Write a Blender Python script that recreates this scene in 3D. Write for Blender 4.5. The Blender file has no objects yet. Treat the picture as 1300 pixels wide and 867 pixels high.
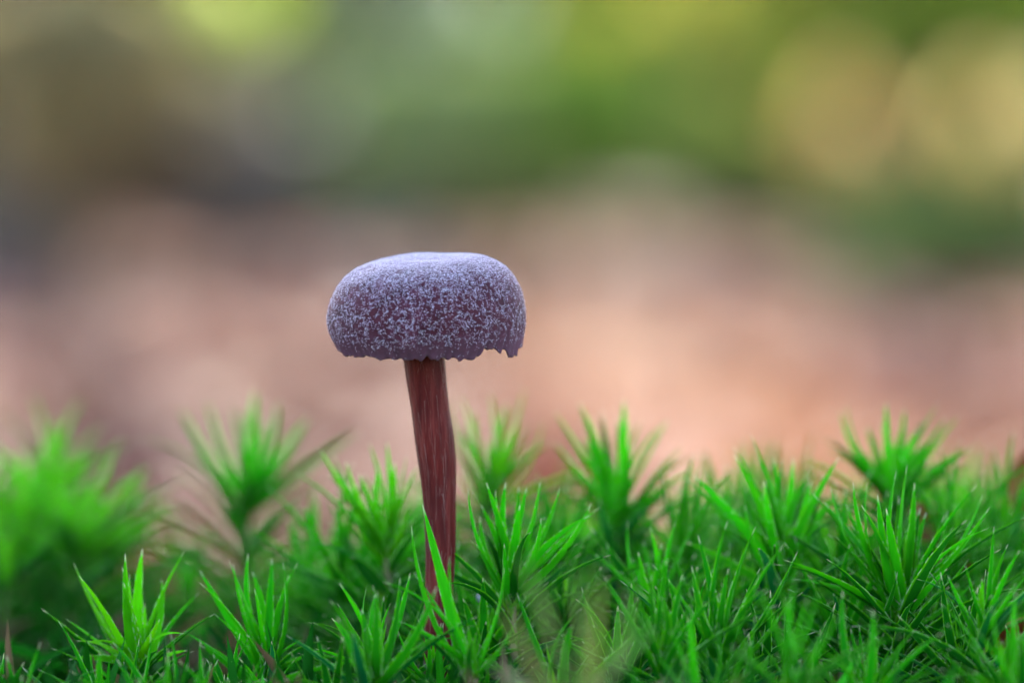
import bpy, math, random
import numpy as np
from mathutils import Vector, Matrix, noise as mnoise

R = math.radians
random.seed(11)
rng = np.random.default_rng(7)
scene = bpy.context.scene
col = scene.collection

# ------------------------------------------------------------------ camera, sky, sun, exposure
CAM_Y, CAM_Z = -0.648, 0.20
PITCH = math.atan(163.5 / 6500)                           # puts the horizon where the leaf litter ends
cam_d = bpy.data.cameras.new('camera')
cam = bpy.data.objects.new('camera', cam_d)
col.objects.link(cam)
cam.location = (0, CAM_Y, CAM_Z)
cam.rotation_euler = (R(90) - PITCH, 0, 0)
cam_d.lens, cam_d.sensor_width = 180, 36
cam_d.clip_start, cam_d.clip_end = 0.01, 600
cam_d.dof.use_dof = True
cam_d.dof.focus_distance = 0.641
cam_d.dof.aperture_fstop = 9.0
scene.camera = cam

SUN_EL, SUN_AZ = 42, -6.1          # azimuth from +Y (straight away from the camera), negative = left
world = bpy.data.worlds.new('World')
scene.world = world
world.use_nodes = True
wn = world.node_tree
bg = wn.nodes['Background']
sky = wn.nodes.new('ShaderNodeTexSky')
sky.sky_type = 'NISHITA'
sky.sun_disc = False
sky.sun_elevation = R(SUN_EL)
sky.sun_rotation = R(SUN_AZ)
sky.air_density, sky.dust_density, sky.ozone_density = 1.0, 1.5, 1.0
wn.links.new(sky.outputs[0], bg.inputs[0])
bg.inputs[1].default_value = 0.15

sun_d = bpy.data.lights.new('sun', 'SUN')
sun = bpy.data.objects.new('sun', sun_d)
col.objects.link(sun)
sun_d.energy = 2.8
sun_d.angle = R(0.6)
sun_d.color = (1.0, 0.88, 0.72)
sdir = Vector((math.sin(R(SUN_AZ)) * math.cos(R(SUN_EL)), math.cos(R(SUN_AZ)) * math.cos(R(SUN_EL)), math.sin(R(SUN_EL))))
sun.rotation_euler = (-sdir).to_track_quat('-Z', 'Y').to_euler()
sun.location = sdir * 20

vs = scene.view_settings
vs.view_transform, vs.look, vs.gamma, vs.exposure = 'Standard', 'None', 1.0, 2.42
vs.use_curve_mapping = False
scene.cycles.use_denoising = True
scene.cycles.denoiser = 'OPENIMAGEDENOISE'
scene.cycles.denoising_input_passes = 'RGB_ALBEDO'
scene.cycles.max_bounces = 8
scene.cycles.transparent_max_bounces = 8

# ------------------------------------------------------------------ helpers
FPX = 1300 * 180 / 36


def spot(px, py, y):
    """Real position of something seen at a spot of the photograph and standing y metres behind the mushroom."""
    dx, dz = (px - 650) / FPX, -(py - 433.5) / FPX
    c, s = math.cos(PITCH), math.sin(PITCH)
    d = Vector((dx, c + dz * s, -s + dz * c))
    return Vector((0, CAM_Y, CAM_Z)) + d * ((y - CAM_Y) / d.y)


def tag(o, label=None, cat=None, group=None, kind=None):
    if label: o['label'] = label
    if cat: o['category'] = cat
    if group: o['group'] = group
    if kind: o['kind'] = kind
    return o


def mesh(name, verts, faces, mat=None, smooth=True):
    m = bpy.data.meshes.new(name)
    m.from_pydata([tuple(v) for v in verts], [], faces)
    if smooth:
        m.polygons.foreach_set('use_smooth', [True] * len(m.polygons))
    if mat: m.materials.append(mat)
    m.update()
    return m


def npmesh(name, V, F, mat, smooth=True, colors=None):
    """V (n,3), F (m,k) constant k; colours per vertex (n,3)."""
    m = bpy.data.meshes.new(name)
    n, k = F.shape
    m.vertices.add(len(V)); m.vertices.foreach_set('co', V.astype(np.float32).ravel())
    m.loops.add(n * k); m.loops.foreach_set('vertex_index', F.astype(np.int32).ravel())
    m.polygons.add(n)
    m.polygons.foreach_set('loop_start', np.arange(0, n * k, k, dtype=np.int32))
    m.polygons.foreach_set('loop_total', np.full(n, k, dtype=np.int32))
    if smooth: m.polygons.foreach_set('use_smooth', np.ones(n, dtype=bool))
    if colors is not None:
        a = m.color_attributes.new('tint', 'FLOAT_COLOR', 'POINT')
        a.data.foreach_set('color', np.c_[colors, np.ones(len(V))].astype(np.float32).ravel())
    m.materials.append(mat)
    m.update(calc_edges=True)
    return m


def obj(name, data, parent=None, loc=None):
    o = bpy.data.objects.new(name, data)
    col.objects.link(o)
    if loc is not None: o.location = loc
    if parent is not None: o.parent = parent
    return o


def tube(name, path, radii, mat, seg=10, cap=True):
    V, F = [], []
    n = len(path)
    for i, (p, r) in enumerate(zip(path, radii)):
        t = (Vector(path[min(i + 1, n - 1)]) - Vector(path[max(i - 1, 0)])).normalized()
        a = t.orthogonal().normalized() if abs(t.z) < .5 else Vector((1, 0, 0)) - t * t.x
        a.normalize(); b = t.cross(a)
        for k in range(seg):
            w = 2 * math.pi * k / seg
            V.append(Vector(p) + (a * math.cos(w) + b * math.sin(w)) * r)
    for i in range(n - 1):
        for k in range(seg):
            k2 = (k + 1) % seg
            F.append((i * seg + k, i * seg + k2, (i + 1) * seg + k2, (i + 1) * seg + k))
    if cap: F.append(tuple(range((n - 1) * seg, n * seg)))
    return mesh(name, V, F, mat)


class NT:
    def __init__(s, name):
        s.m = bpy.data.materials.new(name); s.m.use_nodes = True
        s.t = s.m.node_tree; s.n = s.t.nodes; s.l = s.t.links
        s.p = s.n['Principled BSDF']; s.out = s.n['Material Output']

    def add(s, typ, **kw):
        nd = s.n.new(typ)
        for k, v in kw.items():
            if k.startswith('i_'):
                key = k[2:]
                nd.inputs[int(key) if key.isdigit() else key.replace('_', ' ')].default_value = v
            else: setattr(nd, k, v)
        return nd

    def link(s, a, b): s.l.new(a, b)

    def mix(s, a, b, fac, typ='MIX'):
        nd = s.add('ShaderNodeMix', data_type='RGBA', blend_type=typ)
        for v, i in ((fac, 0), (a, 6), (b, 7)):
            if isinstance(v, bpy.types.NodeSocket): s.link(v, nd.inputs[i])
            else: nd.inputs[i].default_value = v if i == 0 else (*v, 1)
        return nd.outputs[2]

    def ramp(s, x, pts):
        nd = s.add('ShaderNodeValToRGB')
        e = nd.color_ramp.elements
        while len(e) < len(pts): e.new(.5)
        for q, (pos, c) in zip(e, pts):
            q.position = pos; q.color = (*c, 1) if len(c) == 3 else c
        s.link(x, nd.inputs[0])
        return nd.outputs[0]

    def noise(s, scale, detail=4, rough=.55, vec=None, out=0, dist=0):
        nd = s.add('ShaderNodeTexNoise')
        nd.inputs['Scale'].default_value = scale; nd.inputs['Detail'].default_value = detail
        nd.inputs['Roughness'].default_value = rough; nd.inputs['Distortion'].default_value = dist
        if vec is not None: s.link(vec, nd.inputs['Vector'])
        return nd.outputs[out]

    def obvec(s, scale=(1, 1, 1)):
        tc = s.add('ShaderNodeTexCoord')
        mp = s.add('ShaderNodeMapping'); mp.inputs['Scale'].default_value = scale
        s.link(tc.outputs['Object'], mp.inputs[0])
        return mp.outputs[0]

    def bump(s, h, strength, dist):
        nd = s.add('ShaderNodeBump'); nd.inputs['Strength'].default_value = strength
        nd.inputs['Distance'].default_value = dist
        s.link(h, nd.inputs['Height']); s.link(nd.outputs[0], s.p.inputs['Normal'])

    def leafy(s, color_socket, trans=.35, rough=.45, boost=1.0):
        s.link(color_socket, s.p.inputs['Base Color'])
        s.p.inputs['Roughness'].default_value = rough
        tr = s.add('ShaderNodeBsdfTranslucent')
        s.link(color_socket, tr.inputs[0])
        mx = s.add('ShaderNodeMixShader'); mx.inputs[0].default_value = trans
        s.link(s.p.outputs[0], mx.inputs[1]); s.link(tr.outputs[0], mx.inputs[2])
        s.link(mx.outputs[0], s.out.inputs[0])


# ------------------------------------------------------------------ materials
def mat_ground():
    t = NT('forest_soil')
    v = t.obvec()
    a = t.noise(3.0, 6, .6, v); b = t.noise(90, 4, .6, v)
    c1 = t.ramp(a, [(.3, (.10, .055, .035)), (.5, (.21, .125, .085)), (.7, (.30, .19, .13))])
    c2 = t.mix(c1, (.06, .04, .025), t.ramp(b, [(.4, (0, 0, 0)), (.75, (.8, .8, .8))]))
    t.link(c2, t.p.inputs['Base Color']); t.p.inputs['Roughness'].default_value = .85
    t.bump(b, .6, .004)
    return t.m


def mat_vertex_leaf(name, trans=.25, rough=.5, spec=.5):
    t = NT(name)
    at = t.add('ShaderNodeVertexColor', layer_name='tint')
    t.p.inputs['Specular IOR Level'].default_value = spec
    t.leafy(at.outputs[0], trans, rough)
    return t.m


def mat_moss_leaf():
    t = NT('moss_leaf')
    uv = t.add('ShaderNodeUVMap'); sp = t.add('ShaderNodeSeparateXYZ'); t.link(uv.outputs[0], sp.inputs[0])
    u, v = sp.outputs[0], sp.outputs[1]                    # u along the leaf, v = distance from the midrib
    oi = t.add('ShaderNodeObjectInfo')
    vec = t.obvec((60, 60, 9))
    streak = t.noise(1.0, 3, .6, vec)
    base = t.mix(oi.outputs['Color'], (.008, .17, .008), t.ramp(oi.outputs['Random'], [(0, (0, 0, 0)), (1, (.45, .45, .45))]))
    base = t.mix(base, t.mix(base, (.55, .6, .5), .5, 'MULTIPLY'), t.ramp(streak, [(.35, (1, 1, 1)), (.65, (0, 0, 0))]))
    # pale sheath at the base, lamellae in the middle, glassy margin, whitish-brown awn
    base = t.mix(base, (.20, .42, .03), t.ramp(u, [(0, (.7, .7, .7)), (.10, (0, 0, 0))]))
    base = t.mix(base, (.10, .48, .005), t.ramp(v, [(.66, (0, 0, 0)), (.85, (.5, .5, .5)), (1, (.7, .7, .7))]))
    edge = t.noise(22, 1, .5, t.obvec((1, 1, 1)))
    em = t.add('ShaderNodeMath', operation='MULTIPLY')
    t.link(t.ramp(v, [(.90, (0, 0, 0)), (.98, (1, 1, 1))]), em.inputs[0])
    t.link(t.ramp(edge, [(.48, (0, 0, 0)), (.56, (.6, .6, .6))]), em.inputs[1])
    base = t.mix(base, (.70, .78, .58), em.outputs[0])
    base = t.mix(base, (.66, .62, .42), t.ramp(u, [(.93, (0, 0, 0)), (.985, (.85, .85, .85))]))
    t.p.inputs['Specular IOR Level'].default_value = .025
    t.leafy(base, .45, .5)
    return t.m


def mat_moss_stem():
    t = NT('moss_stem')
    n = t.noise(900, 3, .6, t.obvec())
    t.link(t.ramp(n, [(.3, (.10, .06, .025)), (.7, (.20, .22, .06))]), t.p.inputs['Base Color'])
    t.p.inputs['Roughness'].default_value = .6
    return t.m


def mat_cap():
    t = NT('cap_flesh')
    v = t.obvec()
    n = t.noise(700, 5, .65, v); big = t.noise(120, 3, .5, v)
    c = t.ramp(n, [(.3, (.030, .004, .010)), (.5, (.068, .011, .023)), (.7, (.125, .033, .055))])
    c = t.mix(c, (.085, .016, .022), t.ramp(big, [(.4, (0, 0, 0)), (.7, (.5, .5, .5))]))
    at = t.add('ShaderNodeVertexColor', layer_name='tint')   # red channel: how near the thin striate margin
    sp = t.add('ShaderNodeSeparateColor'); t.link(at.outputs[0], sp.inputs[0])
    c = t.mix(c, (.20, .10, .15), t.ramp(sp.outputs[0], [(.25, (0, 0, 0)), (1, (.6, .6, .6))]))
    c = t.mix(c, (.10, .045, .07), sp.outputs[1])            # green channel: grooves between the pleats
    t.link(c, t.p.inputs['Base Color'])
    t.p.inputs['Roughness'].default_value = .7; t.p.inputs['Specular IOR Level'].default_value = .2
    t.p.inputs['Subsurface Weight'].default_value = .25
    t.p.inputs['Subsurface Radius'].default_value = (.0012, .0006, .0008)
    t.p.inputs['Subsurface Scale'].default_value = 1.0
    t.bump(n, .7, .0003)
    return t.m


def mat_fuzz(name, a, b, trans=.35):
    t = NT(name)
    at = t.add('ShaderNodeVertexColor', layer_name='tint')
    t.leafy(t.mix(a, b, at.outputs[0]), trans, .55)
    return t.m


def mat_stem():
    t = NT('stem_flesh')
    v = t.obvec((1, 1, .07)); vf = t.obvec((1, 1, .12))
    n = t.noise(1500, 5, .7, v); f = t.noise(2600, 3, .6, vf); big = t.noise(180, 3, .5, t.obvec((1, 1, .35)))
    c = t.ramp(n, [(.25, (.050, .005, .005)), (.5, (.125, .015, .012)), (.75, (.24, .045, .036))])
    c = t.mix(c, (.040, .009, .010), t.ramp(big, [(.35, (.7, .7, .7)), (.6, (0, 0, 0))]))
    c = t.mix(c, (.34, .17, .14), t.ramp(f, [(.64, (0, 0, 0)), (.80, (.6, .6, .6))]))
    t.link(c, t.p.inputs['Base Color']); t.p.inputs['Roughness'].default_value = .45; t.p.inputs['Specular IOR Level'].default_value = .07
    t.p.inputs['Subsurface Weight'].default_value = .15
    t.p.inputs['Subsurface Radius'].default_value = (.001, .0004, .0003)
    t.p.inputs['Subsurface Scale'].default_value = 1.0
    t.bump(n, .6, .00035)
    return t.m


def mat_plain(name, c1, c2, scale, rough=.8, bump=.0, dist=.01):
    t = NT(name)
    n = t.noise(scale, 5, .6, t.obvec())
    t.link(t.ramp(n, [(.3, c1), (.7, c2)]), t.p.inputs['Base Color'])
    t.p.inputs['Roughness'].default_value = rough
    t.p.inputs['Specular IOR Level'].default_value = .15
    if bump: t.bump(n, bump, dist)
    return t.m


M_GROUND = mat_ground()
M_LITTER = mat_vertex_leaf('fallen_leaf_litter', .15, .55, .25)
M_FOLIAGE = mat_vertex_leaf('foliage', .45, .6, .12)
M_GLOW = mat_vertex_leaf('light_disc_leaf', .85, .6, .1)  # very translucent leaf, made to feed the blurred light discs
M_CARPET = mat_vertex_leaf('moss_carpet', .30, .6, .15)
M_LEAF = mat_moss_leaf()
M_MSTEM = mat_moss_stem()
M_CAP = mat_cap()
M_FUZZ = mat_fuzz('cap_fuzz', (.50, .40, .60), (.90, .88, .95))
M_STEMFUZZ = mat_fuzz('stem_fibre', (.14, .035, .028), (.38, .20, .17), .2)
M_STEM = mat_stem()
M_GILL = mat_plain('gill_flesh', (.16, .06, .13), (.30, .15, .26), 500, .6)
M_BARK = mat_plain('grey_bark', (.10, .11, .10), (.26, .28, .27), 14, .9, .8, .02)
M_BARKDARK = mat_plain('dark_bark', (.035, .03, .03), (.10, .085, .08), 14, .9, .8, .02)
M_WOOD = mat_plain('weathered_wood', (.16, .14, .125), (.34, .30, .27), 20, .8, .6, .01)
M_TWIG = mat_plain('twig', (.06, .045, .03), (.14, .10, .07), 60, .8)
M_DEAD = mat_plain('dead_leaf', (.09, .014, .004), (.25, .05, .011), 260, .5, .4, .001)
M_PEBBLE = mat_plain('pebble', (.20, .23, .30), (.42, .46, .54), 900, .35)


# ------------------------------------------------------------------ ground (one sheet, with the raised mossy bank)
def gnoise(x, y, s, seed=0.0):
    return mnoise.noise(Vector((x * s + seed, y * s - seed, seed * .37)))


def ground_z(x, y):
    e = math.hypot(x / .42, (y + .10) / (.40 if y > -.10 else .7))
    k = 1 - min(1, max(0, (e - .62) / .62))
    k = k * k * (3 - 2 * k)
    z = .116 * k
    z += .004 * gnoise(x, y, 28, 3.1) * k + .012 * gnoise(x, y, 2.5, 8.0) * min(1, math.hypot(x, y))
    far = max(0, y - 3)
    return z + .0012 * far * gnoise(x, y, .12, 5)


def build_ground():
    def axis(n, lim, c0, core):
        q = np.linspace(-1, 1, n)
        k = 6.2
        s = np.sinh(k * q) / np.sinh(k) * lim
        return s + core * q + c0
    xs = axis(121, 150, 0, .5); ys = axis(131, 150, 0, .5)
    V = [(x, y, ground_z(x, y)) for y in ys for x in xs]
    nx = len(xs)
    F = [(j * nx + i, j * nx + i + 1, (j + 1) * nx + i + 1, (j + 1) * nx + i) for j in range(len(ys) - 1) for i in range(nx - 1)]
    o = obj('ground', mesh('ground', V, F, M_GROUND))
    tag(o, 'brown forest soil rising into a low mossy bank', 'ground', kind='structure')


build_ground()


# ------------------------------------------------------------------ fallen leaves carpeting the forest floor (nobody could count them)
LEAF_OUT = np.array([(0, -.5), (.20, -.36), (.30, -.05), (.22, .25), (0, .55), (-.22, .25), (-.30, -.05), (-.20, -.36)])


def fan_leaves(P, size, az, tilt, roll, tint, curl=.18, slim=1.0):
    """many small leaves (8-gon outline folded on the midrib): P (n,3); returns V, F(tri), C"""
    n = len(P)
    o = LEAF_OUT
    L = np.zeros((n, 8, 3))
    L[:, :, 0] = o[None, :, 0] * slim; L[:, :, 1] = o[None, :, 1]
    L[:, :, 2] = np.abs(o[None, :, 0]) * curl * rng.uniform(.2, 2.2, (n, 1)) + (o[None, :, 1] ** 2) * rng.uniform(-.3, .4, (n, 1))
    L *= size[:, None, None]
    ca, sa = np.cos(roll)[:, None], np.sin(roll)[:, None]
    x, z = L[:, :, 0] * ca + L[:, :, 2] * sa, -L[:, :, 0] * sa + L[:, :, 2] * ca
    ct, st = np.cos(tilt)[:, None], np.sin(tilt)[:, None]
    y, z = L[:, :, 1] * ct - z * st, L[:, :, 1] * st + z * ct
    cz, sz = np.cos(az)[:, None], np.sin(az)[:, None]
    x, y = x * cz - y * sz, x * sz + y * cz
    V = np.stack([x, y, z], -1) + P[:, None, :]
    tris = np.array([(0, 1, 2), (0, 2, 4), (2, 3, 4), (0, 4, 6), (4, 5, 6), (0, 6, 7)])
    F = (np.arange(n)[:, None, None] * 8 + tris[None]).reshape(-1, 3)
    C = np.repeat(tint, 8, axis=0)
    return V.reshape(-1, 3), F, C


def build_litter():
    P, T, S = [], [], []
    pal = [((.34, .15, .10), 2.6), ((.58, .31, .18), 2.0), ((.22, .052, .022), 3.0), ((.64, .49, .47), 1.3), ((.56, .28, .11), 1.6), ((.26, .14, .12), 1)]
    cols = np.array([p[0] for p in pal]); w = np.array([p[1] for p in pal])
    n = 26000
    # more leaves close by, out to 16 m
    y = .35 + 24 * rng.random(n) ** 1.7
    x = rng.uniform(-1, 1, n) * (.6 + .24 * (y + .36))
    for i in range(n):
        a, b = float(x[i]), float(y[i])
        q = gnoise(a * 3.2, b * .55, 1, 1.5) * 2.0; q2 = gnoise(a * 2.6, b * .5, 1, 9.2) * 2.0
        def heap(x0, y0, sx, sy): return math.exp(-((a - x0) / sx) ** 2 - ((b - y0) / sy) ** 2)
        q += .2 * heap(.22, 6, .2, 2.5) - 1.5 * heap(-.36, 3.8, .28, 1.6) - .8 * heap(-.55, 9, .35, 3); q2 += 1.4 * heap(-.62, 6.5, .16, 2.2) - 1.0 * heap(-.3, 4, .3, 2)
        ww = w * np.array([1, 1 + 2.6 * q, 1 - 3.2 * q, 1 + 3.4 * q2, 1 + 2.8 * (q - q2), 1 - q2]).clip(.02)
        c = cols[rng.choice(6, p=ww / ww.sum())] * rng.uniform(.75, 1.2)
        c = c * (np.array((1.0, .82, .72)) if b < 4 else 1.0)
        P.append((a, b, ground_z(a, b) + rng.uniform(.003, .028))); T.append(c * (np.array((.86, .56, .44)) if q < -.35 else np.array((.72, .63, .52))) * min(1.25, max(.55, 1 + .4 * q + .3 * q2)))
        S.append(rng.uniform(.045, .095))
    P = np.array(P)
    V, F, C = fan_leaves(P, np.array(S), rng.uniform(0, 6.28, n), rng.normal(0, .35, n), rng.normal(0, .35, n), np.array(T))
    o = obj('leaf_litter', npmesh('leaf_litter', V, F, M_LITTER, True, C))
    tag(o, 'blurred pinkish brown carpet of fallen autumn leaves on the forest floor', 'leaf litter', kind='stuff')


build_litter()


# ------------------------------------------------------------------ woodland behind
def crown_mesh(name, blobs, n, size, tint, var=.25, tint2=None, sunward=False):
    """leaves spread through several uneven clumps; blobs: (centre, radii)"""
    vol = np.array([b[1][0] * b[1][1] * b[1][2] for b in blobs]) ** .7
    which = rng.choice(len(blobs), n, p=vol / vol.sum())
    c = np.array([tuple(b[0]) for b in blobs])[which]; r = np.array([b[1] for b in blobs])[which]
    d = rng.normal(0, 1, (n, 3)); d /= np.linalg.norm(d, axis=1)[:, None]
    P = c + d * r * (rng.random((n, 1)) ** .45)
    k = rng.random((n, 1))
    t = np.array(tint)[None] * (1 - k) + np.array(tint2 or tint)[None] * k
    t = (t * rng.uniform(1 - var, 1 + var, (n, 1))).clip(0, .9)
    if sunward:                                           # leaves turned to the sun so they glow as light disc sources
        V, F, C = fan_leaves(P, size * rng.uniform(.7, 1.3, n), rng.normal(0, .4, n), rng.normal(-.95, .3, n), rng.normal(0, .3, n), t)
    else:
        V, F, C = fan_leaves(P, size * rng.uniform(.6, 1.3, n), rng.uniform(0, 6.28, n), rng.normal(0, .7, n), rng.normal(0, .6, n), t)
    return npmesh(name, V, F, M_GLOW if sunward else M_FOLIAGE, True, C)


def shrub(name, px, py, y, rx, ry, tint, label, cat='shrub', n=900, tint2=None, size=.05, group=None, nb=7, bark=None, sunward=False):
    """a shrub whose crown is centred at (px,py), y metres behind the mushroom; rx, ry in photograph pixels"""
    c = spot(px, py, y); s = (y - CAM_Y) / FPX
    rx, ry = rx * s, ry * s
    gz = ground_z(c.x, c.y)
    root = obj(name, None, loc=(c.x, c.y, gz))
    lc = Vector((0, 0, c.z - gz))
    blobs = [(lc, (rx * .62, rx * .5, ry * .62))]
    for k in range(nb):
        a = 2 * math.pi * k / nb + random.uniform(-.3, .3)
        q = random.uniform(.45, .75)
        blobs.append((lc + Vector((math.cos(a) * rx * q, random.uniform(-.5, .5) * rx, math.sin(a) * ry * q)),
                      (rx * random.uniform(.25, .45), rx * .35, ry * random.uniform(.25, .45))))
    obj('crown', crown_mesh(name + '_crown', blobs, int(n * 2.2), size, tint, .15 if sunward else .3, tint2, sunward), root)
    V, F = [], []
    for k in range(5):                                   # stems fanning out of one base
        a = random.uniform(0, 6.28)
        tip = lc + Vector((math.cos(a) * rx * .6, math.sin(a) * rx * .4, ry * random.uniform(-.2, .5)))
        path = [Vector((math.cos(a) * .012, math.sin(a) * .012, -.02)), Vector((tip.x * .25, tip.y * .25, tip.z * .5)), tip]
        m = tube('twig', path, (max(.006, rx * .035), max(.004, rx * .022), .002), M_TWIG, 6)
        b = len(V)
        V += [v.co.copy() for v in m.vertices]; F += [tuple(b + i for i in p.vertices) for p in m.polygons]
        bpy.data.meshes.remove(m)
    obj('trunk', mesh(name + '_trunk', V, F, bark or M_TWIG), root)
    tag(root, label, cat, group)
    return root


def tree(px, y, wpx, label, mat, tint, lean=0.0, h=7.5, full=None):
    b = spot(px, 300, y); gz = ground_z(b.x, b.y)
    r = wpx * (y - CAM_Y) / FPX / 2
    root = obj('tree', None, loc=(b.x, b.y, gz))
    path, rad = [], []
    for i in range(15):
        t = i / 14
        path.append(Vector((lean * t * h + .05 * math.sin(t * 5), .04 * math.cos(t * 4), -.1 + t * h)))
        rad.append(r * (1.35 * math.exp(-t * 30) + 1.0 - .75 * t))
    tr = obj('trunk', tube('tree_trunk', path, rad, mat, 18), root)
    V, F, blobs = [], [], []
    for k in range(9):
        a = k * 2.4; z0 = h * random.uniform(.45, .9); ln = random.uniform(.9, 1.7)
        p0 = Vector((lean * z0, 0, z0)); p2 = p0 + Vector((math.cos(a) * ln, math.sin(a) * ln, ln * .7))
        m = tube('limb', [p0, p0.lerp(p2, .5) + Vector((0, 0, -.1)), p2], (r * .4, r * .25, r * .08), mat, 8)
        q = len(V)
        V += [v.co.copy() for v in m.vertices]; F += [tuple(q + i for i in p.vertices) for p in m.polygons]
        bpy.data.meshes.remove(m)
        blobs.append((p2, (random.uniform(.6, 1.0), random.uniform(.6, 1.0), random.uniform(.4, .7))))
    obj('limbs', mesh('tree_limbs', V, F, mat), tr)
    if full:                                              # out-of-view crown clumps added to keep the mossy bank in shade
        for k in range(14):
            blobs.append((Vector((random.uniform(-1.2, 1.2), random.uniform(-.9, .9), full + random.uniform(-1.1, 1.1))), (.75, .75, .55)))
    obj('crown', crown_mesh('tree_crown', blobs, 9000 if full else 2200, .13, tint, .3), root)
    tag(root, label, 'tree')
    return root


def far_wood():
    n = 42000
    P, T = [], []
    for i in range(n):
        y = random.uniform(26, 46); x = random.uniform(-1, 1) * (4 + .30 * y)
        q = gnoise(x, y, .25, 4.4)
        top = 5.5 + 2.5 * q
        z = random.random() ** .8 * top + .15
        P.append((x, y, z + ground_z(x, y)))
        k = gnoise(x * 1.3, z * 2.2, .35, 2.2)
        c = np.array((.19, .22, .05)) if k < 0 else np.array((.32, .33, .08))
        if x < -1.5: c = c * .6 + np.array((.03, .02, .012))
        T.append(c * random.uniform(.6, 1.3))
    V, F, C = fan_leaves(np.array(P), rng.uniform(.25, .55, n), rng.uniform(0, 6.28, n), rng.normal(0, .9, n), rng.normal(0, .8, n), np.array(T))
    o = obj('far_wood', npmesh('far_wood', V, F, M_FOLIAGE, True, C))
    tag(o, 'far off olive green wood blurred into one soft mass', 'wood', kind='stuff')


far_wood()
tree(484, 14.0, 52, 'grey barked tree trunk rising blurred between yellow green shrubs', M_BARK, (.16, .24, .06))
tree(-6, 9.0, 90, 'thick dark tree trunk behind the olive brown shrub', M_BARKDARK, (.12, .16, .05), .005, h=10.0, full=8.1)
tree(238, 15.0, 32, 'slim dark tree trunk beside the pale grey stump', M_BARKDARK, (.14, .2, .05), -.01)


def stump():
    c = spot(335, 195, 16.0); s = (16.0 - CAM_Y) / FPX
    gz = ground_z(c.x, c.y)
    root = obj('tree_stump', None, loc=(c.x, c.y, gz))
    top = c.z + 62 * s - gz
    V, F = [], []
    seg, rows = 28, 10
    for j in range(rows):
        t = j / (rows - 1)
        for k in range(seg):
            a = 2 * math.pi * k / seg
            r = 62 * s * (1 + .5 * math.exp(-t * 7)) * (1 + .07 * math.sin(5 * a + 1) + .05 * math.sin(9 * a + t * 3))
            V.append((r * math.cos(a), r * math.sin(a), -.03 + t * (top + .03) + (.03 * math.sin(3 * a) if j == rows - 1 else 0)))
    F = [(j * seg + k, j * seg + (k + 1) % seg, (j + 1) * seg + (k + 1) % seg, (j + 1) * seg + k) for j in range(rows - 1) for k in range(seg)]
    obj('bark', mesh('stump_bark', V, F, M_WOOD), root)
    W = [(v[0] * .985, v[1] * .985, v[2] - .004) for v in V[-seg:]] + [(0, 0, top - .01)]
    obj('cut_face', mesh('stump_face', W, [(k, (k + 1) % seg, seg) for k in range(seg)], M_WOOD), root)
    tag(root, 'pale grey weathered tree stump blurred among the fallen leaves', 'stump')


stump()
SH = 'blurred shrubs behind the leaf litter'
for a in ((90, 90, 5.6, 190, 150, (.36, .35, .16), 'olive brown shrub in front of the thick dark trunk', 1300, (.46, .38, .20)),
          (300, 10, 8.0, 140, 95, (.46, .52, .13), 'pale yellow green shrub left of the grey barked trunk', 1300, (.36, .43, .09)),
          (705, 145, 7.0, 140, 105, (.26, .44, .06), 'vivid green shrub, the greenest behind the mushroom', 1800, (.34, .48, .09)),
          (890, 45, 9.0, 210, 120, (.44, .44, .07), 'broad olive yellow shrub right of the vivid green one', 2200, (.34, .42, .05)),
          (1240, 0, 9.5, 160, 80, (.26, .40, .04), 'mid green shrub above the tan yellow saplings', 1500, (.36, .42, .06)),
          (1170, 170, 10.0, 230, 115, (.27, .29, .06), 'dull olive tan shrub behind the tan yellow saplings', 2000, (.22, .28, .05)),
          (890, 175, 8.5, 140, 85, (.30, .38, .06), 'olive green shrub between the vivid green and the tan ones', 1500, (.38, .40, .09)),
          (540, 150, 6.5, 130, 105, (.34, .44, .16), 'low grey green shrub at the foot of the grey barked trunk', 1300, (.40, .48, .2)),
          (610, 252, 8.5, 160, 66, (.12, .17, .05), 'low dull green shrub hugging the ground behind the mushroom cap', 2400, (.2, .2, .1)),
          (1060, 275, 8.5, 160, 58, (.14, .18, .06), 'low olive shrub at the foot of the tan yellow saplings', 2400, (.2, .19, .08)),
          (400, 246, 9.0, 150, 66, (.16, .13, .09), 'low grey brown shrub between stump and grey barked trunk', 2400, (.2, .18, .11)),
          (140, 232, 7.0, 190, 75, (.17, .13, .10), 'low dark brown shrub beneath the olive brown one', 2600, (.2, .14, .09)),
          (1220, 310, 4.5, 200, 58, (.16, .26, .07), 'low dark green shrub spreading over the fallen leaves', 1500, (.17, .22, .07))):
    shrub('shrub', *a[:7], n=a[7], tint2=a[8], group=SH)
SP = 'pale saplings added as sources of the light discs'  # sprigs added for the blurred light discs; leaf count sets their brightness
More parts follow.
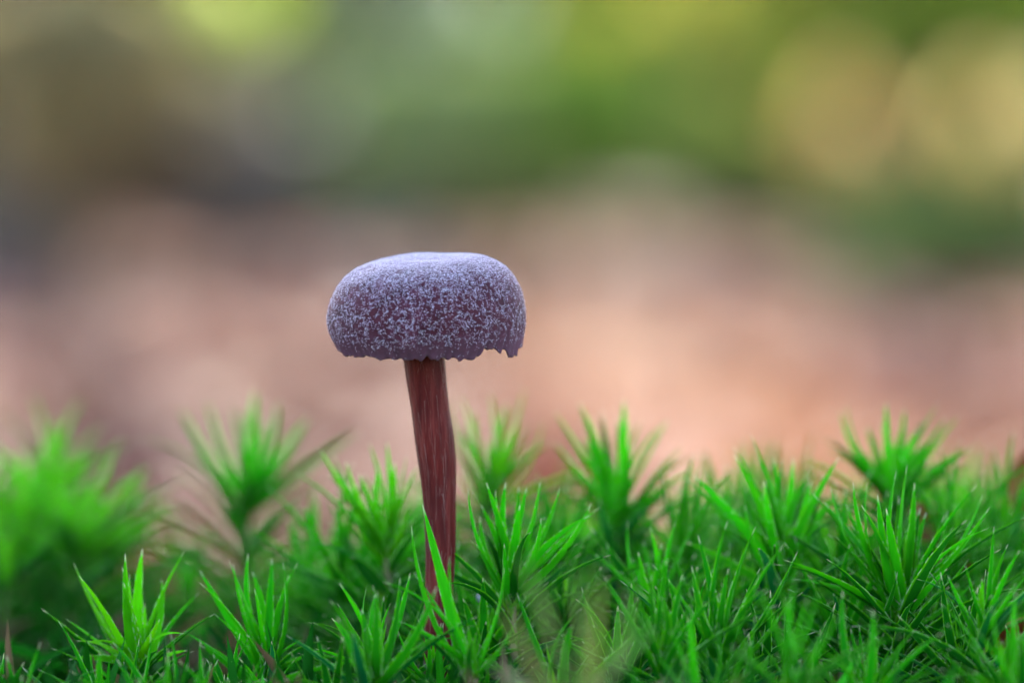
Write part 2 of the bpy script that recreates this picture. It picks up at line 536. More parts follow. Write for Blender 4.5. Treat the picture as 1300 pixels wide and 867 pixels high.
for px, py, y, r, n, t, lb in (
        (1078, 165, 7.0, 36, 20, (.88, .68, .32), 'tan yellow leafed sapling added for the brighter light disc of the pair'),
        (1245, 165, 7.4, 46, 11, (.80, .66, .26), 'tan yellow leafed sapling added for the dimmer light disc of the pair'),
        (1345, 120, 6.8, 50, 5, (.78, .64, .28), 'straw yellow leafed sapling added for a light disc beside the dimmer tan yellow one'),
        (602, -8, 7.6, 34, 19, (.62, .74, .50), 'whitish green leafed sapling added for light disc between grey trunk and vivid green shrub'),
        (768, 8, 8.0, 36, 5, (.70, .66, .10), 'lemon yellow leafed sapling added for a light disc above the vivid green shrub'),
        (305, -5, 7.0, 44, 3, (.52, .66, .16), 'lime green leafed sapling added for a light disc before the pale yellow green shrub'),
        (880, -25, 7.8, 40, 4, (.74, .66, .12), 'golden leafed sapling added for a light disc in front of the broad olive yellow shrub')):
    shrub('sapling', px, py, y, r, r, t, lb, 'sapling', n=n, group=SP, nb=4, size=.06, sunward=True)

# ------------------------------------------------------------------ mushroom
MX = spot(538, 452, 0)
PXM = -CAM_Y / FPX                                           # metres for one photograph pixel at the mushroom


def make_mushroom():
    base = spot(556, 850, 0)
    gz = ground_z(base.x, 0)
    root = obj('mushroom', None, loc=(base.x, 0, gz))
    tag(root, 'purple brown mushroom with frosted rounded cap and slender reddish stem in moss', 'mushroom')
    off = Vector((base.x, 0, gz))
    # ---- stem, measured every few millimetres
    pts = [(452, 538.5, 26.5), (430, 537.5, 27), (490, 543, 25.0), (520, 547, 24), (550, 551, 24.6), (580, 554.5, 24.2), (610, 557, 22.4), (640, 558.5, 20.6), (670, 559.5, 19.6), (700, 559.5, 18.8), (740, 558, 17.8), (780, 556, 17.2), (850, 556, 17.5), (950, 558, 19)]
    pts.sort()
    yy = np.array([p[0] for p in pts], float); xx = np.array([p[1] for p in pts], float); rr = np.array([p[2] for p in pts], float)
    rows, seg = 150, 56
    V = []
    zbot = gz - .004
    def stem_at(py):
        return spot(np.interp(py, yy, xx), py, 0), np.interp(py, yy, rr) * PXM
    zs = np.linspace(0, 1, rows)
    ybot = 950
    for t in zs:
        py = 425 + (ybot - 425) * t
        c, r = stem_at(py)
        for k in range(seg):
            a = 2 * math.pi * k / seg
            g = mnoise.noise(Vector((math.cos(a) * 5, math.sin(a) * 5, c.z * 90)))
            g2 = mnoise.noise(Vector((math.cos(a) * 14, math.sin(a) * 14, c.z * 160 + 7)))
            q = r * (1 + .035 * g + .03 * g2 + .02 * math.sin(7 * a + c.z * 60))
            V.append(Vector((c.x + q * math.cos(a), q * math.sin(a) * .96, c.z)) - off)
    # carry the foot into the moss bank
    F = [(j * seg + (k + 1) % seg, j * seg + k, (j + 1) * seg + k, (j + 1) * seg + (k + 1) % seg) for j in range(rows - 1) for k in range(seg)]
    b = len(V)
    for k in range(seg):
        v = V[(rows - 1) * seg + k]
        V.append(Vector((v.x * 1.1, v.y * 1.1, min(v.z - .002, zbot - gz))))
        F.append(((rows - 1) * seg + (k + 1) % seg, (rows - 1) * seg + k, b + k, b + (k + 1) % seg))
    stem = obj('stem', mesh('mushroom_stem', V, F, M_STEM), root)
    # pale fibres lying along the stem
    FV, FF, FC = [], [], []
    for i in range(260):
        py = random.uniform(452, 800); a = random.uniform(0, 6.28)
        ln = random.uniform(.0008, .006) ; w = random.uniform(.000008, .000022)
        q = []
        ph = random.uniform(-.25, .25)
        for s in (0, .5, 1):
            c, r = stem_at(py + s * ln / PXM)
            lift = .00002 + (.00006 if s == .5 else .00004) * random.random() + (random.random() ** 6) * .0003 * s
            p = Vector((c.x + (r * 1.03 + lift) * math.cos(a + s * ph), (r * .99 + lift) * math.sin(a + s * ph), c.z)) - off
            tng = Vector((-math.sin(a), math.cos(a), 0))
            q += [p - tng * w * (1.2 - s), p + tng * w * (1.2 - s)]
        n0 = len(FV); FV += q; FF += [(n0, n0 + 1, n0 + 3, n0 + 2), (n0 + 2, n0 + 3, n0 + 5, n0 + 4)]
        FC += [[random.random()] * 3] * 6
    fb = obj('fibres', npmesh('stem_fibres', np.array([tuple(v) for v in FV]), np.array(FF), M_STEMFUZZ, True, np.array(FC)), stem)
    fb['kind'] = 'stuff'

    # ---- cap
    C0 = spot(540, 440, 0)                                # centre of the rim plane
    prof = [(0, 12.35), (2, 12.45), (4, 12.5), (6, 12.35), (7.6, 12.0), (9.0, 11.4), (10.2, 10.5), (11.2, 9.2), (11.95, 7.5), (12.3, 5.8), (12.38, 4.4), (12.2, 3.0), (11.8, 1.8), (11.3, .8), (10.9, .0)]
    pr = np.array(prof) * np.array((1, .90))
    d = np.r_[0, np.cumsum(np.hypot(np.diff(pr[:, 0]), np.diff(pr[:, 1])))]
    L = d[-1]

    def rim_lift(a):
        """torn notch at the right front and a ragged, pleated margin"""
        x = math.cos(a); f = math.sin(a)                  # f<0 faces the camera
        z = .6 * mnoise.noise(Vector((x * 5, f * 5, 1.7))) + .7 * mnoise.noise(Vector((x * 15, f * 15, 4.1))) + .1 * mnoise.noise(Vector((x * 40, f * 40, 2.1)))
        deg = math.degrees(a) % 360
        if 308 < deg < 331:                               # notch
            t = (deg - 308) / 23
            z += 1.1 * (t / .2) ** .7 if t < .2 else 1.1 * (1 - (t - .2) / .8) ** .8
        if 331 <= deg < 350: z -= .6 * math.sin((deg - 331) / 19 * math.pi)
        return z

    def surf(s, a, lift=0.0):
        """s: 0 centre .. 1 rim along the profile"""
        r = np.interp(s * L, d, pr[:, 0]); z = np.interp(s * L, d, pr[:, 1])
        x, f = math.cos(a), math.sin(a)
        edge = max(0.0, (s - .72) / .28)
        z += rim_lift(a) * edge ** 2
        top = 1 - edge
        # lop-sided: the left shoulder lower and flatter, the right fuller
        lx = r * x / 12.3
        z += (.50 * lx - .45 * max(0, -lx - .15) ** 1.2) * min(1, z / 9) * 1.0
        z += .18 * mnoise.noise(Vector((r * x * .22, r * f * .22, 9.0))) * min(1, z / 5)
        r *= 1 + .010 * math.sin(3 * a + 1) + .012 * math.sin(2 * a + .4)
        # bulges and pleats
        r += .16 * mnoise.noise(Vector((x * 3, f * 3, z * .25 + 3)))
        pl = math.sin(58 * a + 2.2 * math.sin(5 * a))
        r += edge ** 1.3 * (.16 * pl + .16 * mnoise.noise(Vector((x * 11, f * 11, .3))))
        r += 1.5 * edge ** 1.5 * max(0, x - .3) + .3 * edge * max(0, -x - .5)
        return Vector((r + lift, 0, 0)).x, x, f, z, edge, pl

    seg, rows = 288, 64
    V, Cc = [], []
    for j in range(rows):
        s = (j / (rows - 1)) ** .85
        for k in range(seg):
            a = 2 * math.pi * k / seg
            r, x, f, z, e, pl = surf(s, a)
            V.append((r * x * .001, r * f * .001, z * .001))
            Cc.append((e ** 1.2, max(0, -pl) * e ** .8 * .7, 0))
    F = [(j * seg + k, (j + 1) * seg + k, (j + 1) * seg + (k + 1) % seg, j * seg + (k + 1) % seg) for j in range(rows - 1) for k in range(seg)]
    inner = [(.988, -.06), (.965, .5), (.95, 1.6), (.88, 3.6), (.72, 5.2), (.45, 6.2), (.2, 6.4)]
    last = V[(rows - 1) * seg:]
    prev = (rows - 1) * seg
    for q, dz in inner:
        b = len(V)
        for k in range(seg):
            v = last[k]
            V.append((v[0] * q, v[1] * q, v[2] * max(0, 1 - (1 - q) * 6) + dz * .001))
            Cc.append((.8, .3, 0))
        F += [(prev + k, b + k, b + (k + 1) % seg, prev + (k + 1) % seg) for k in range(seg)]
        prev = b
    cap_m = npmesh('mushroom_cap', np.array(V), np.array(F), M_CAP, True, np.array(Cc))
    cap = obj('cap', cap_m, root, loc=C0 - off)
    cap.rotation_euler = (R(7), R(-.6), 0)
    # gills hanging under the cap
    GV, GF = [], []
    for k in range(44):
        a = 2 * math.pi * k / 44 + .02
        for sgn in (-1, 1):
            da = Vector((-math.sin(a), math.cos(a), 0)) * .00012 * sgn
            er = Vector((math.cos(a), math.sin(a), 0))
            for r, zt, zb in ((.0025, .0064, .0052), (.006, .0058, .0028), (.0094, .0040, .0016), (.0103, .0024, .0013)):
                GV.append(er * r + Vector((0, 0, zt + .0003)) + da); GV.append(er * r + Vector((0, 0, zb)) + da)
        b = k * 16
        for i in range(3):
            p = b + 2 * i
            GF += [(p, p + 2, p + 3, p + 1), (p + 8, p + 9, p + 11, p + 10), (p + 1, p + 3, p + 11, p + 9)]
    obj('gills', npmesh('mushroom_gills', np.array([tuple(v) for v in GV]), np.array(GF), M_GILL, True), cap)

    # ---- frosted fuzz: tiny pale scales and hairs standing off the cap
    FV, FF, FC = [], [], []
    n = 62000
    i = 0
    while i < n:
        s = random.random()
        r0 = np.interp(s * L, d, pr[:, 0])
        if random.random() > r0 / 12.4: continue
        if s > .5 and random.random() < .35: continue
        if s > .93 and random.random() < .75: continue
        if s > .82 and random.random() < (s - .82) * 4.5: continue
        a = random.uniform(0, 6.2832)
        if s > .3:
            patch = mnoise.noise(Vector((math.cos(a) * 24, math.sin(a) * 24, s * 40)))
            if random.random() < min(.82, .2 + (s - .3) * 1.8) + .5 * patch: continue
        r, x, f, z, e, pl = surf(s, a)
        p = Vector((r * x, r * f, z))
        ds = .01
        r1, x1, f1, z1, *_ = surf(min(1, s + ds), a); q1 = Vector((r1 * x1, r1 * f1, z1))
        if s + ds > 1: q1 = p + (p - Vector((0, 0, 0))) * 0 + Vector((-.1 * x, -.1 * f, -.2))
        ts = (q1 - p).normalized()
        ta = Vector((-f, x, 0))
        nn = ta.cross(ts)
        if nn.dot(Vector((x * (.2 + s), f * (.2 + s), 1 - s))) < 0: nn = -nn
        nn.normalize()
        topness = max(0, 1 - s / .62)
        w = random.uniform(.009, .026)
        ln = random.uniform(.12, .36) * (1 - .3 * topness)
        if random.random() < .03: ln *= 1.6
        az = random.gauss(0, 1.1)
        dirn = (ts * math.cos(az) + ta * math.sin(az))
        lift = random.uniform(.25, 1.0)
        side = nn.cross(dirn).normalized()
        hv = (dirn * math.cos(lift) + nn * math.sin(lift))
        hv2 = (dirn * math.cos(lift - .9) + nn * math.sin(lift - .9))
        p0 = p - nn * .02
        p1 = p0 + hv * ln * .55
        p2 = p1 + hv2 * ln * .5 + ta * random.uniform(-.06, .06)
        n0 = len(FV)
        for pp, ww in ((p0, w), (p1, w * 1.15), (p2, w * .35)):
            FV.append((pp - side * ww) * .001); FV.append((pp + side * ww) * .001)
        FF += [(n0, n0 + 1, n0 + 3, n0 + 2), (n0 + 2, n0 + 3, n0 + 5, n0 + 4)]
        FC += [[random.random() * (1 - .2 * max(0, s - .45))] * 3] * 6
        i += 1
    fz = obj('fuzz', npmesh('cap_fuzz', np.array([tuple(v) for v in FV]), np.array(FF), M_FUZZ, True, np.array(FC)), cap)
    fz['kind'] = 'stuff'


make_mushroom()

# ------------------------------------------------------------------ moss
def leaf_mesh(bend, width, keel, twist):
    """lance-shaped moss leaf, chord of length 1 along +Z, its upper face towards -X"""
    n = 9
    pts = []
    x = z = 0.0
    for i in range(n + 1):
        t = i / n
        pts.append((x, z))
        a = bend * (t - .15)
        x += math.sin(a) / n; z += math.cos(a) / n
    ex, ez = pts[-1]
    L = math.hypot(ex, ez); ca, sa = ez / L, ex / L
    V, UV, F = [], [], []
    for i, (px, pz) in enumerate(pts):
        t = i / n
        X, Z = (px * ca - pz * sa) / L, (px * sa + pz * ca) / L
        w = width * (min(1, .62 + 2.1 * t) * (1 - t) ** .72 * (1 + .25 * t)) if i < n else .0012
        w *= 1 + (.06 if i % 2 else -.06) * (t > .3)
        tw = twist * t
        for s in (-1, 0, 1):
            y = s * w * .5 * math.cos(keel); xx = -abs(s) * w * .5 * math.sin(keel)
            V.append((X + xx * math.cos(tw) - y * math.sin(tw), xx * math.sin(tw) + y * math.cos(tw), Z)); UV.append((t, abs(s)))
    for i in range(n):
        for k in (0, 1):
            a = i * 3 + k
            F.append((a, a + 1, a + 4, a + 3))
    m = mesh('moss_leaf', V, F, M_LEAF)
    uvl = m.uv_layers.new(name='UVMap')
    uvl.data.foreach_set('uv', np.array([UV[l.vertex_index] for l in m.loops]).ravel())
    return m


LEAVES = [leaf_mesh(b, w, k, t) for b, w, k, t in (
    (.05, .120, .55, .1), (.25, .125, .7, -.2), (.45, .115, .6, .25), (.7, .12, .5, 0), (1.0, .11, .65, .3),
    (-.15, .13, .6, -.1), (-.4, .12, .75, .2), (-.7, .115, .5, -.25), (.15, .14, .4, .15), (.35, .10, .85, -.3))]
UPRIGHT, ARCH = [0, 1, 5, 6, 8, 9, 7], [2, 3, 4, 1, 9]


def add_leaf(root, base, tip, axis_dir, idx, tint, wide=1.0):
    """base and tip relative to the shoot's foot"""
    c = tip - base
    ln = c.length
    if ln < 1e-5: return
    c /= ln
    out = c - axis_dir * c.dot(axis_dir)
    n = axis_dir * .7 - out
    n -= c * n.dot(c)
    if n.length < 1e-4: n = c.orthogonal()
    n.normalize()
    n = Matrix.Rotation(random.gauss(0, .35), 3, c) @ n
    X = -n; Y = c.cross(X)
    w = (ln * .35 + .0075 * .65) * 1.8                            # width does not shrink as fast as length
    m = Matrix(((X.x * w, Y.x * w * wide, c.x * ln, base.x), (X.y * w, Y.y * w * wide, c.y * ln, base.y), (X.z * w, Y.z * w * wide, c.z * ln, base.z), (0, 0, 0, 1)))
    o = bpy.data.objects.new('leaf', LEAVES[idx])
    col.objects.link(o)
    o.parent = root
    o.matrix_local = m
    o.color = (*tint, 1)


def jit(t, k=.18):
    q = random.uniform(1 - k, 1 + k)
    return (t[0] * q * random.uniform(.75, 1.35), t[1] * q, t[2] * q * random.uniform(.7, 1.4))


MID = (.014, .25, .003)  # filler tone, darkened to put the shade of the gaps into colour
GREEN, BRIGHT, DEEP, BLUISH, DRY = (.030, .44, .003), (.10, .56, .003), (.005, .105, .003), (.006, .125, .026), (.52, .43, .26)  # DEEP is the dark of gaps between leaves, shade put into colour


def shoot(px, py, y, label, tips=(), n_low=16, leaf=.0115, tint=GREEN, group=None, spread=.0035, low_tint=None, young=4, len_stem=.022, n_ring=0, ring_tilt=(15, 60)):
    """a haircap moss shoot whose leaf star opens at (px,py), y metres behind the mushroom"""
    c = spot(px, py, y)
    lean = Vector((random.uniform(-.12, .12), random.uniform(-.12, .12), 0))
    fx, fy = c.x - lean.x * .03, c.y - lean.y * .03
    gz = min(ground_z(fx, fy), c.z - .012) - .002
    foot = Vector((fx, fy, gz))
    root = obj('moss_shoot', None, loc=foot)
    tag(root, label, 'moss', group)
    top = c - foot
    path = [Vector((0, 0, 0)), top * .35 + Vector((lean.x, lean.y, 0)) * .006, top * .75 + Vector((lean.x, lean.y, 0)) * .004, top, top + Vector((0, 0, .0012))]
    obj('stem', tube('moss_stem', path, (.0006, .0006, .00055, .0005, .0002), M_MSTEM, 7), root)
    ax = (top - path[2]).normalized()
    for (tx, ty, *dz) in tips:
        lat = math.hypot(tx - px, ty - py) * (y - CAM_Y) / FPX
        dd = dz[0] * .001 if dz else random.uniform(-1, 1) * min(spread, lat * .4)
        tip = spot(tx, ty, y + dd) - foot
        b = top + Vector((random.uniform(-.0006, .0006), random.uniform(-.0006, .0006), random.uniform(-.0022, .0004)))
        up = (tip - b).normalized().z
        add_leaf(root, b, tip, ax, random.choice(UPRIGHT if up > .75 else ARCH + [0, 8]), jit(tint, .3), .8 if y < -.015 else 1.15)
        if -.015 < y < .06:                                       # a second, slightly shorter leaf fanning out close by
            t2 = b + (tip - b) * random.uniform(.68, .98)
            t2 += Vector((random.gauss(0, .0028), random.uniform(.0005, .006), random.gauss(-.0012, .0015)))
            add_leaf(root, b + Vector((0, 0, -.0012)), t2, ax, random.choice(ARCH + UPRIGHT), jit(random.choice([tint, GREEN, DEEP]), .3), 1.0)
    for i in range(n_ring):                               # star of leaves for shoots seen only softly
        a = i * 2.39996 + random.uniform(-.25, .25)
        th = R(ring_tilt[0] + (ring_tilt[1] - ring_tilt[0]) * (i / max(1, n_ring - 1)) ** .8 + random.gauss(0, 6))
        ln = leaf * random.uniform(.8, 1.12)
        b = top * (1 - .05 * i / n_ring)
        dv = Vector((math.cos(a) * math.sin(th), math.sin(a) * math.sin(th), math.cos(th)))
        dv = (dv + lean * .5).normalized()
        add_leaf(root, b, b + dv * ln, ax, random.choice(UPRIGHT + ARCH), jit(tint), 1.0)
    for i in range(young):
        a = random.uniform(0, 6.28); th = R(random.uniform(3, 14))
        ln = leaf * random.uniform(.35, .6)
        add_leaf(root, top, top + Vector((math.cos(a) * math.sin(th), math.sin(a) * math.sin(th), math.cos(th))) * ln, ax, random.choice([0, 5]), jit(BRIGHT), .8)
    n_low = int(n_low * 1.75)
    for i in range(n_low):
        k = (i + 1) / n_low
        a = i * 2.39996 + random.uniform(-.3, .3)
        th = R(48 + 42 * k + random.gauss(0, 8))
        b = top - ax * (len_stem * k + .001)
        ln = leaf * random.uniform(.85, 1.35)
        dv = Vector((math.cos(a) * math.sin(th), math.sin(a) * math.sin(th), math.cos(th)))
        tt = low_tint or (BLUISH if random.random() < .3 else DEEP)  # lower leaves mostly take the painted gap shade
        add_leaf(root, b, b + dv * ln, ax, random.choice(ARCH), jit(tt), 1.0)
    return root


# the shoots one can make out, each with the leaves it shows
shoot(177, 847, 0.0000, 'small yellowish moss shoot with an open star of leaves, standing a little apart', [(93, 713, 5), (100, 730, -3), (155, 719), (159, 702), (157, 739), (181, 696, 4), (235, 698), (203, 785, -3), (83, 785), (96, 813), (109, 815, -5), (87, 837), (234, 804, -4), (238, 825)], 14, tint=BRIGHT)
shoot(338, 862, 0.0000, 'upright moss shoot with steep leaves beside the small yellowish open star', [(253, 739, -2), (290, 710), (296, 715), (323, 747, -2), (359, 713), (315, 702, 4), (378, 714, 4), (321, 821), (383, 812), (420, 822), (313, 805, -4), (232, 800)], 16, tint=GREEN)
shoot(482, 850, -0.0053, 'thin leafed moss shoot left of the mushroom foot', [(430, 740), (465, 747), (496, 765), (421, 784), (400, 823), (521, 727, 4), (428, 765)], 16, tint=GREEN)
shoot(602, 858, -0.0210, 'moss shoot crossing in front of the mushroom stem', [(536, 639, 9), (522, 666, 8), (485, 738, 3), (506, 788), (571, 705, -3), (525, 727, 4), (632, 773), (655, 790, -4), (640, 720, 3)], 12, .013, GREEN)
shoot(650, 752, 0.0016, 'sharp pointed moss shoot right beside the mushroom stem', [(594, 619), (617, 612, -1), (629, 622), (642, 612, 1), (669, 618), (686, 611, 1), (711, 618, 2), (687, 657, -3), (751, 638, 1), (749, 654, -1), (610, 640, 4), (660, 640, -2), (700, 650, 4), (604, 690), (640, 690, -4)], 16, .0135, GREEN)
shoot(832, 788, 0.0099, 'moss shoot with three upright tips and one arching side leaf', [(797, 661), (825, 667), (858, 661), (754, 703), (941, 714, 2), (905, 730, 4), (840, 690, -3), (734, 690, 5), (880, 665, 5), (810, 700, -5), (770, 690, 3)], 16, .013, GREEN)
shoot(991, 728, 0.0132, 'wide spreading moss shoot left of the tall layered one', [(958, 567), (931, 576), (880, 603, 2), (1066, 579, 0), (994, 582, 6), (983, 580, 6), (1008, 580, 7), (945, 618, -3), (946, 641, -5), (927, 649, -6), (1040, 660, -3), (890, 640, 6), (1030, 610, 6), (970, 610, -4)], 20, .0145, GREEN)
shoot(1132, 632, 0.0363, 'tall blurred moss shoot rising highest behind the layered one', [(1074, 509), (1066, 520), (1125, 510), (1119, 538), (1149, 517, 3), (1192, 510), (1219, 526), (1100, 540, 5), (1165, 545, -3), (1208, 600), (1045, 570, 4), (1230, 570), (1180, 560, 5)], 20, .014, GREEN)
shoot(1143, 775, 0.0000, 'tall layered moss shoot with its stem showing, sharpest and fullest of all', [(1054, 616, 3), (1083, 611, -1), (1101, 612, 2), (1114, 627, -2), (1138, 597, 0), (1152, 589, 1), (1161, 612, 3), (1125, 645, -4), (1203, 647, 5), (1241, 615, 1), (1248, 627, 2), (1257, 643, -1), (1255, 670, -5), (1045, 636, 5), (994, 710, -4), (1203, 721, -7), (1093, 640, -4), (1176, 650, 6), (1060, 680, 1), (1225, 690, 3)], 26, .0185, GREEN)
shoot(1246, 805, -0.0175, 'half cropped moss shoot with broad leaves, right beside the tall layered one', [(1295, 698), (1310, 720), (1262, 668, 5), (1225, 716, -2), (1330, 760), (1203, 730), (1290, 740, -5), (1280, 690, 4)], 14, .014, GREEN)
shoot(492, 700, 0.0231, 'soft edged moss shoot just behind the stem on its left', [(405, 569), (438, 584), (435, 629), (491, 559), (517, 576), (501, 586), (468, 561, 4), (415, 600), (455, 600, -3), (532, 590, 4), (480, 590), (520, 640, -3)], 18, .014, BRIGHT)
shoot(622, 630, 0.0528, 'blurred moss shoot just behind the stem on its right', [(584, 500), (622, 495), (667, 488), (690, 531), (600, 520, 5), (645, 510, 4), (660, 530, -4), (580, 550), (700, 560)], 18, .0145, BRIGHT)
shoot(787, 668, 0.0396, 'blurred moss shoot with tall spread tips behind the three upright tips', [(702, 520), (734, 509), (792, 505), (850, 529), (870, 565), (718, 583, -4), (778, 587, -6), (800, 565, -4), (890, 594), (750, 530, 5), (815, 530, 5), (705, 560, 4)], 20, .0155, GREEN)
shoot(312, 640, 0.0759, 'lone blurred moss shoot with dark stalk standing clear of the carpet', [(228, 516), (263, 507), (324, 493), (353, 507), (393, 529), (295, 513), (270, 540, -4), (340, 530, -5), (310, 520, 6), (245, 560), (380, 570)], 22, .0155, GREEN, low_tint=DEEP)
# further soft shoots behind
soft = [(30, 690, .088, 'very blurred moss clump shoot by the left border of the bank'), (95, 700, .074, 'very blurred broad moss shoot behind the small yellowish star')]
for (px, py, y, lb) in soft:
    shoot(px, py, y, lb, n_low=22, leaf=.0165, tint=BRIGHT, n_ring=18)
for (px, py, y) in ((-25, 690, .085), (60, 640, .10), (140, 720, .095), (5, 740, .07)):
    shoot(px, py, y, 'heavily blurred moss shoot in the hazy clump at the bank edge', n_low=18, leaf=.0155, tint=BRIGHT, n_ring=15, group='hazy clump of moss at the bank edge')
for px, py, y, lb in ((436, 715, .034, 'long leafed moss shoot left of the soft edged one'), (392, 742, .05, 'long leafed moss shoot between the lone stalk and the soft edged one'),
                      (705, 712, .036, 'long leafed moss shoot between the sharp pointed one and tall spread tips'), (872, 700, .034, 'long leafed moss shoot right behind the three upright tips'),
                      (925, 690, .055, 'blurred long leafed moss shoot behind the wide spreading one'), (1062, 706, .026, 'long leafed moss shoot between the wide spreading and tall layered ones'),
                      (1205, 690, .028, 'long leafed moss shoot close behind the tall layered one'), (1275, 672, .042, 'long leafed moss shoot in front of the russet dead leaf'),
                      (1068, 800, .006, 'long leafed moss shoot at the foot of the tall layered one')):
    shoot(px, py + 38, y, lb, n_low=14, leaf=.0165, tint=MID, n_ring=15, ring_tilt=(6, 66))
# foreground, out of focus
shoot(745, 905, -0.0963, 'beige and green moss shoot blurred in front of all the others', [(690, 730), (725, 715), (760, 720), (800, 740), (830, 790), (660, 700), (640, 760)], 7, .014, (.38, .32, .14), low_tint=DRY, spread=.008)
shoot(1002, 868, -0.0420, 'blurred moss shoot low in front of the wide spreading one', [(960, 745), (985, 735), (1010, 730), (1040, 750), (1065, 780), (930, 780), (1000, 760, -4), (1025, 760, 4)], 18, .013, GREEN)
shoot(1300, 880, -0.0350, 'blurred corner moss shoot below the half cropped one', [(1260, 770), (1290, 750), (1310, 760), (1240, 800), (1340, 780)], 14, .014, GREEN)
shoot(880, 900, -0.0350, 'blurred low moss shoot between the beige one and the spreading one', [(850, 800), (875, 780), (910, 790), (930, 820), (830, 830)], 14, .013, GREEN)

shoot(548, 880, -.010, 'low moss shoot wrapped round the foot of the mushroom stem', [(505, 800), (530, 785), (560, 790), (590, 800), (545, 815, -4), (610, 830), (480, 830)], 14, .013, GREEN)

# the carpet of look-alikes in between and behind
taken = [(o.location.x, o.location.y) for o in col.objects if o.name.startswith('moss_shoot')] + [(MX.x + .002, 0)]
NEIGHBOURS = [(177, 847, 0, 'the small yellowish star'), (338, 862, 0, 'the upright steep leaved shoot'), (482, 850, 0, 'the thin leafed shoot'),
              (560, 800, 0, 'the mushroom stem'), (650, 752, 0, 'the sharp pointed shoot'), (832, 788, .01, 'the three upright tips'),
              (991, 728, .013, 'the wide spreading shoot'), (1143, 775, 0, 'the tall layered shoot'), (1246, 805, -.017, 'the half cropped shoot'),
              (312, 640, .076, 'the lone dark stalked shoot'), (60, 690, .10, 'the hazy clump'), (622, 630, .053, 'the blurred shoot behind the stem'),
              (787, 668, .04, 'the tall spread tips'), (1132, 632, .036, 'the highest blurred shoot'), (492, 700, .023, 'the soft edged shoot')]
count = 0
tries = 0
while count < 115 and tries < 9000:
    tries += 1
    y = random.choice([random.uniform(-.028, .03), random.uniform(-.02, .165)])
    dcam = y - CAM_Y
    px = random.uniform(-50, 1350)
    if y > .004:                                          # rosettes of the carpet lie about 5 cm under the camera's height
        py = random.uniform(705 if px < 840 else 665, 850) + (45 if 130 < px < 420 else 0)
        if y < .05 and py < 790: continue
        if px < 440 and y < .075: continue
        z = CAM_Z - (py - 270) * dcam / FPX
        if not .132 < z < .164: continue
    else:
        py = random.uniform(850, 960)
        if px < 470 or 480 < px < 640: py = random.uniform(930, 1000)
        if 500 < px < 620: py += 40
    x = (px - 650) * dcam / FPX
    if any((x - a) ** 2 + (y - b) ** 2 < .0070 ** 2 for a, b in taken): continue
    taken.append((x, y)); count += 1
    tt = random.choice([GREEN, MID, BRIGHT, DEEP] if y > .03 else [MID, MID, DEEP])
    near = min(NEIGHBOURS, key=lambda q: abs(q[0] - px) + (abs(q[2] - y) * 900))
    behind = y > near[2]
    hue = {GREEN: 'green', MID: 'mid green', BRIGHT: 'light green', DEEP: 'dark green'}[tt]
    lab = f"short {hue} moss shoot crowded {'behind' if behind else 'in front of'} {near[3]}"
    grp = 'short moss shoots crowding the bank'
    shoot(px, py, y, lab, n_low=11, leaf=random.uniform(.0125, .0175), tint=tt, n_ring=random.randint(9, 15), young=2, group=grp, ring_tilt=(random.uniform(4, 18), random.uniform(45, 78)))
print('carpet shoots', count)


def moss_carpet():
    n = 30000
    P, T, S = [], [], []
    while len(P) < n:
        x, y = random.uniform(-.2, .2), random.uniform(-.17, .27)
        g = ground_z(x, y)
        if g < .04: continue
        P.append((x, y, g + random.random() ** 1.3 * .026))
        q = random.random()
        c = np.array(DEEP) if q < .72 else (np.array(GREEN) if q < .80 else np.array((.13, .085, .04)))  # mostly DEEP: shadow between the shoots painted into the carpet
        T.append(c * random.uniform(.6, 1.2)); S.append(random.uniform(.008, .014))
    V, F, C = fan_leaves(np.array(P), np.array(S), rng.uniform(0, 6.28, n), rng.normal(.9, .4, n), rng.normal(0, .6, n), np.array(T), slim=.18)
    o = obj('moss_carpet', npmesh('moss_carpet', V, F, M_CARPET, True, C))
    tag(o, 'tangled undergrowth of short green and brown moss covering the bank', 'moss', kind='stuff')


moss_carpet()


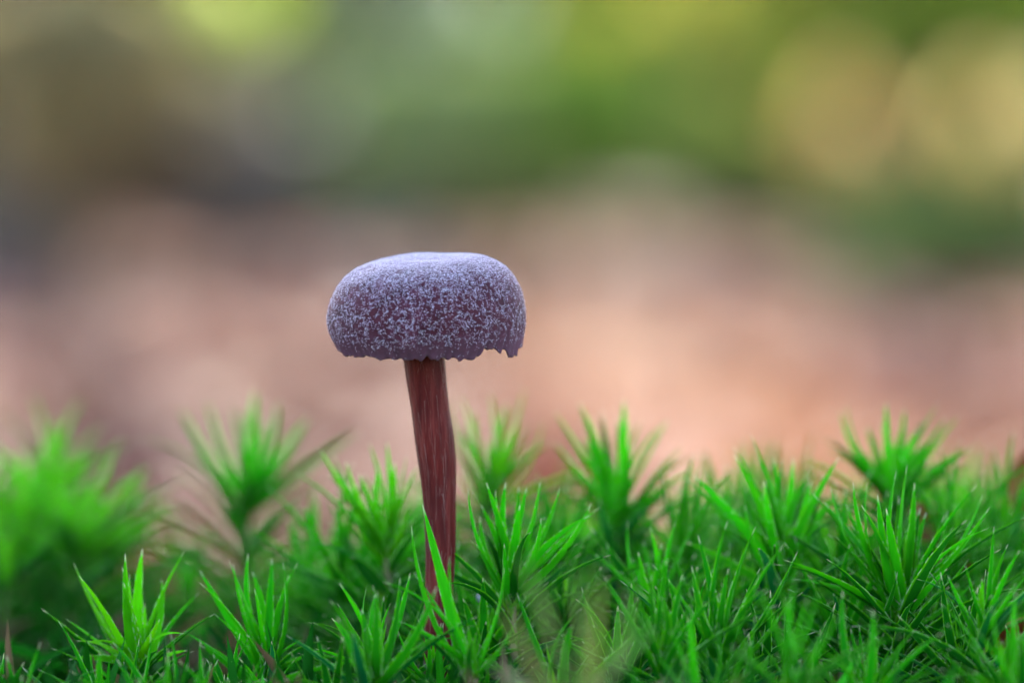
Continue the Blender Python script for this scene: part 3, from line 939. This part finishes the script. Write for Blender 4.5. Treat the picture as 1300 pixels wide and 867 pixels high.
# ------------------------------------------------------------------ dead leaves caught in the moss, a pebble
def dead_leaf(px, py, y, size, rot, label):
    c = spot(px, py, y)
    n, m = 12, 6
    V, F = [], []
    for i in range(n + 1):
        t = i / n
        w = .34 * math.sin(math.pi * min(1, t * .98 + .01)) ** .8
        for j in range(-m, m + 1):
            s = j / m
            V.append((s * w * size, (t - .5) * size, size * (.10 * s * s + .05 * math.sin(9 * t) * abs(s) + .12 * (t - .5) ** 2 + .02 * math.sin(7 * s + 5 * t))))
    k = 2 * m + 1
    F = [(i * k + j, i * k + j + 1, (i + 1) * k + j + 1, (i + 1) * k + j) for i in range(n) for j in range(k - 1)]
    root = obj('fallen_leaf', None, loc=c)
    root.rotation_euler = rot
    bl = obj('blade', mesh('dead_blade', V, F, M_DEAD), root)
    md = bl.modifiers.new('thickness', 'SOLIDIFY'); md.thickness = .0003
    obj('stalk', tube('dead_stalk', [Vector((0, -.5 * size, .03 * size)), Vector((.02 * size, -.62 * size, .05 * size)), Vector((.06 * size, -.75 * size, .04 * size))], (.0006, .0005, .0005), M_DEAD, 6), root)
    tag(root, label, 'leaf')


dead_leaf(1312, 640, .06, .017, (R(65), R(20), R(25)), 'russet dead leaf caught upright in the moss behind the half cropped shoot')
dead_leaf(1190, 690, .05, .013, (R(60), R(-30), R(70)), 'small rusty dead leaf sunk between the tall moss shoots')
dead_leaf(1285, 850, .006, .013, (R(70), R(15), R(-20)), 'dark orange dead leaf low beneath the half cropped shoot')


def pebble():
    import bmesh
    bm = bmesh.new()
    bmesh.ops.create_icosphere(bm, subdivisions=3, radius=1)
    for v in bm.verts:
        v.co *= 1 + .25 * mnoise.noise(v.co * 1.3)
        v.co.x *= .0013; v.co.y *= .0010; v.co.z *= .0006
    m = bpy.data.meshes.new('pebble'); bm.to_mesh(m); bm.free()
    m.polygons.foreach_set('use_smooth', [True] * len(m.polygons)); m.materials.append(M_PEBBLE)
    o = obj('pebble', m, loc=spot(617, 762, .012)); o.rotation_euler = (0, R(25), 0)
    tag(o, 'tiny pale bluish pebble lodged beside the mushroom stem', 'pebble')


pebble()
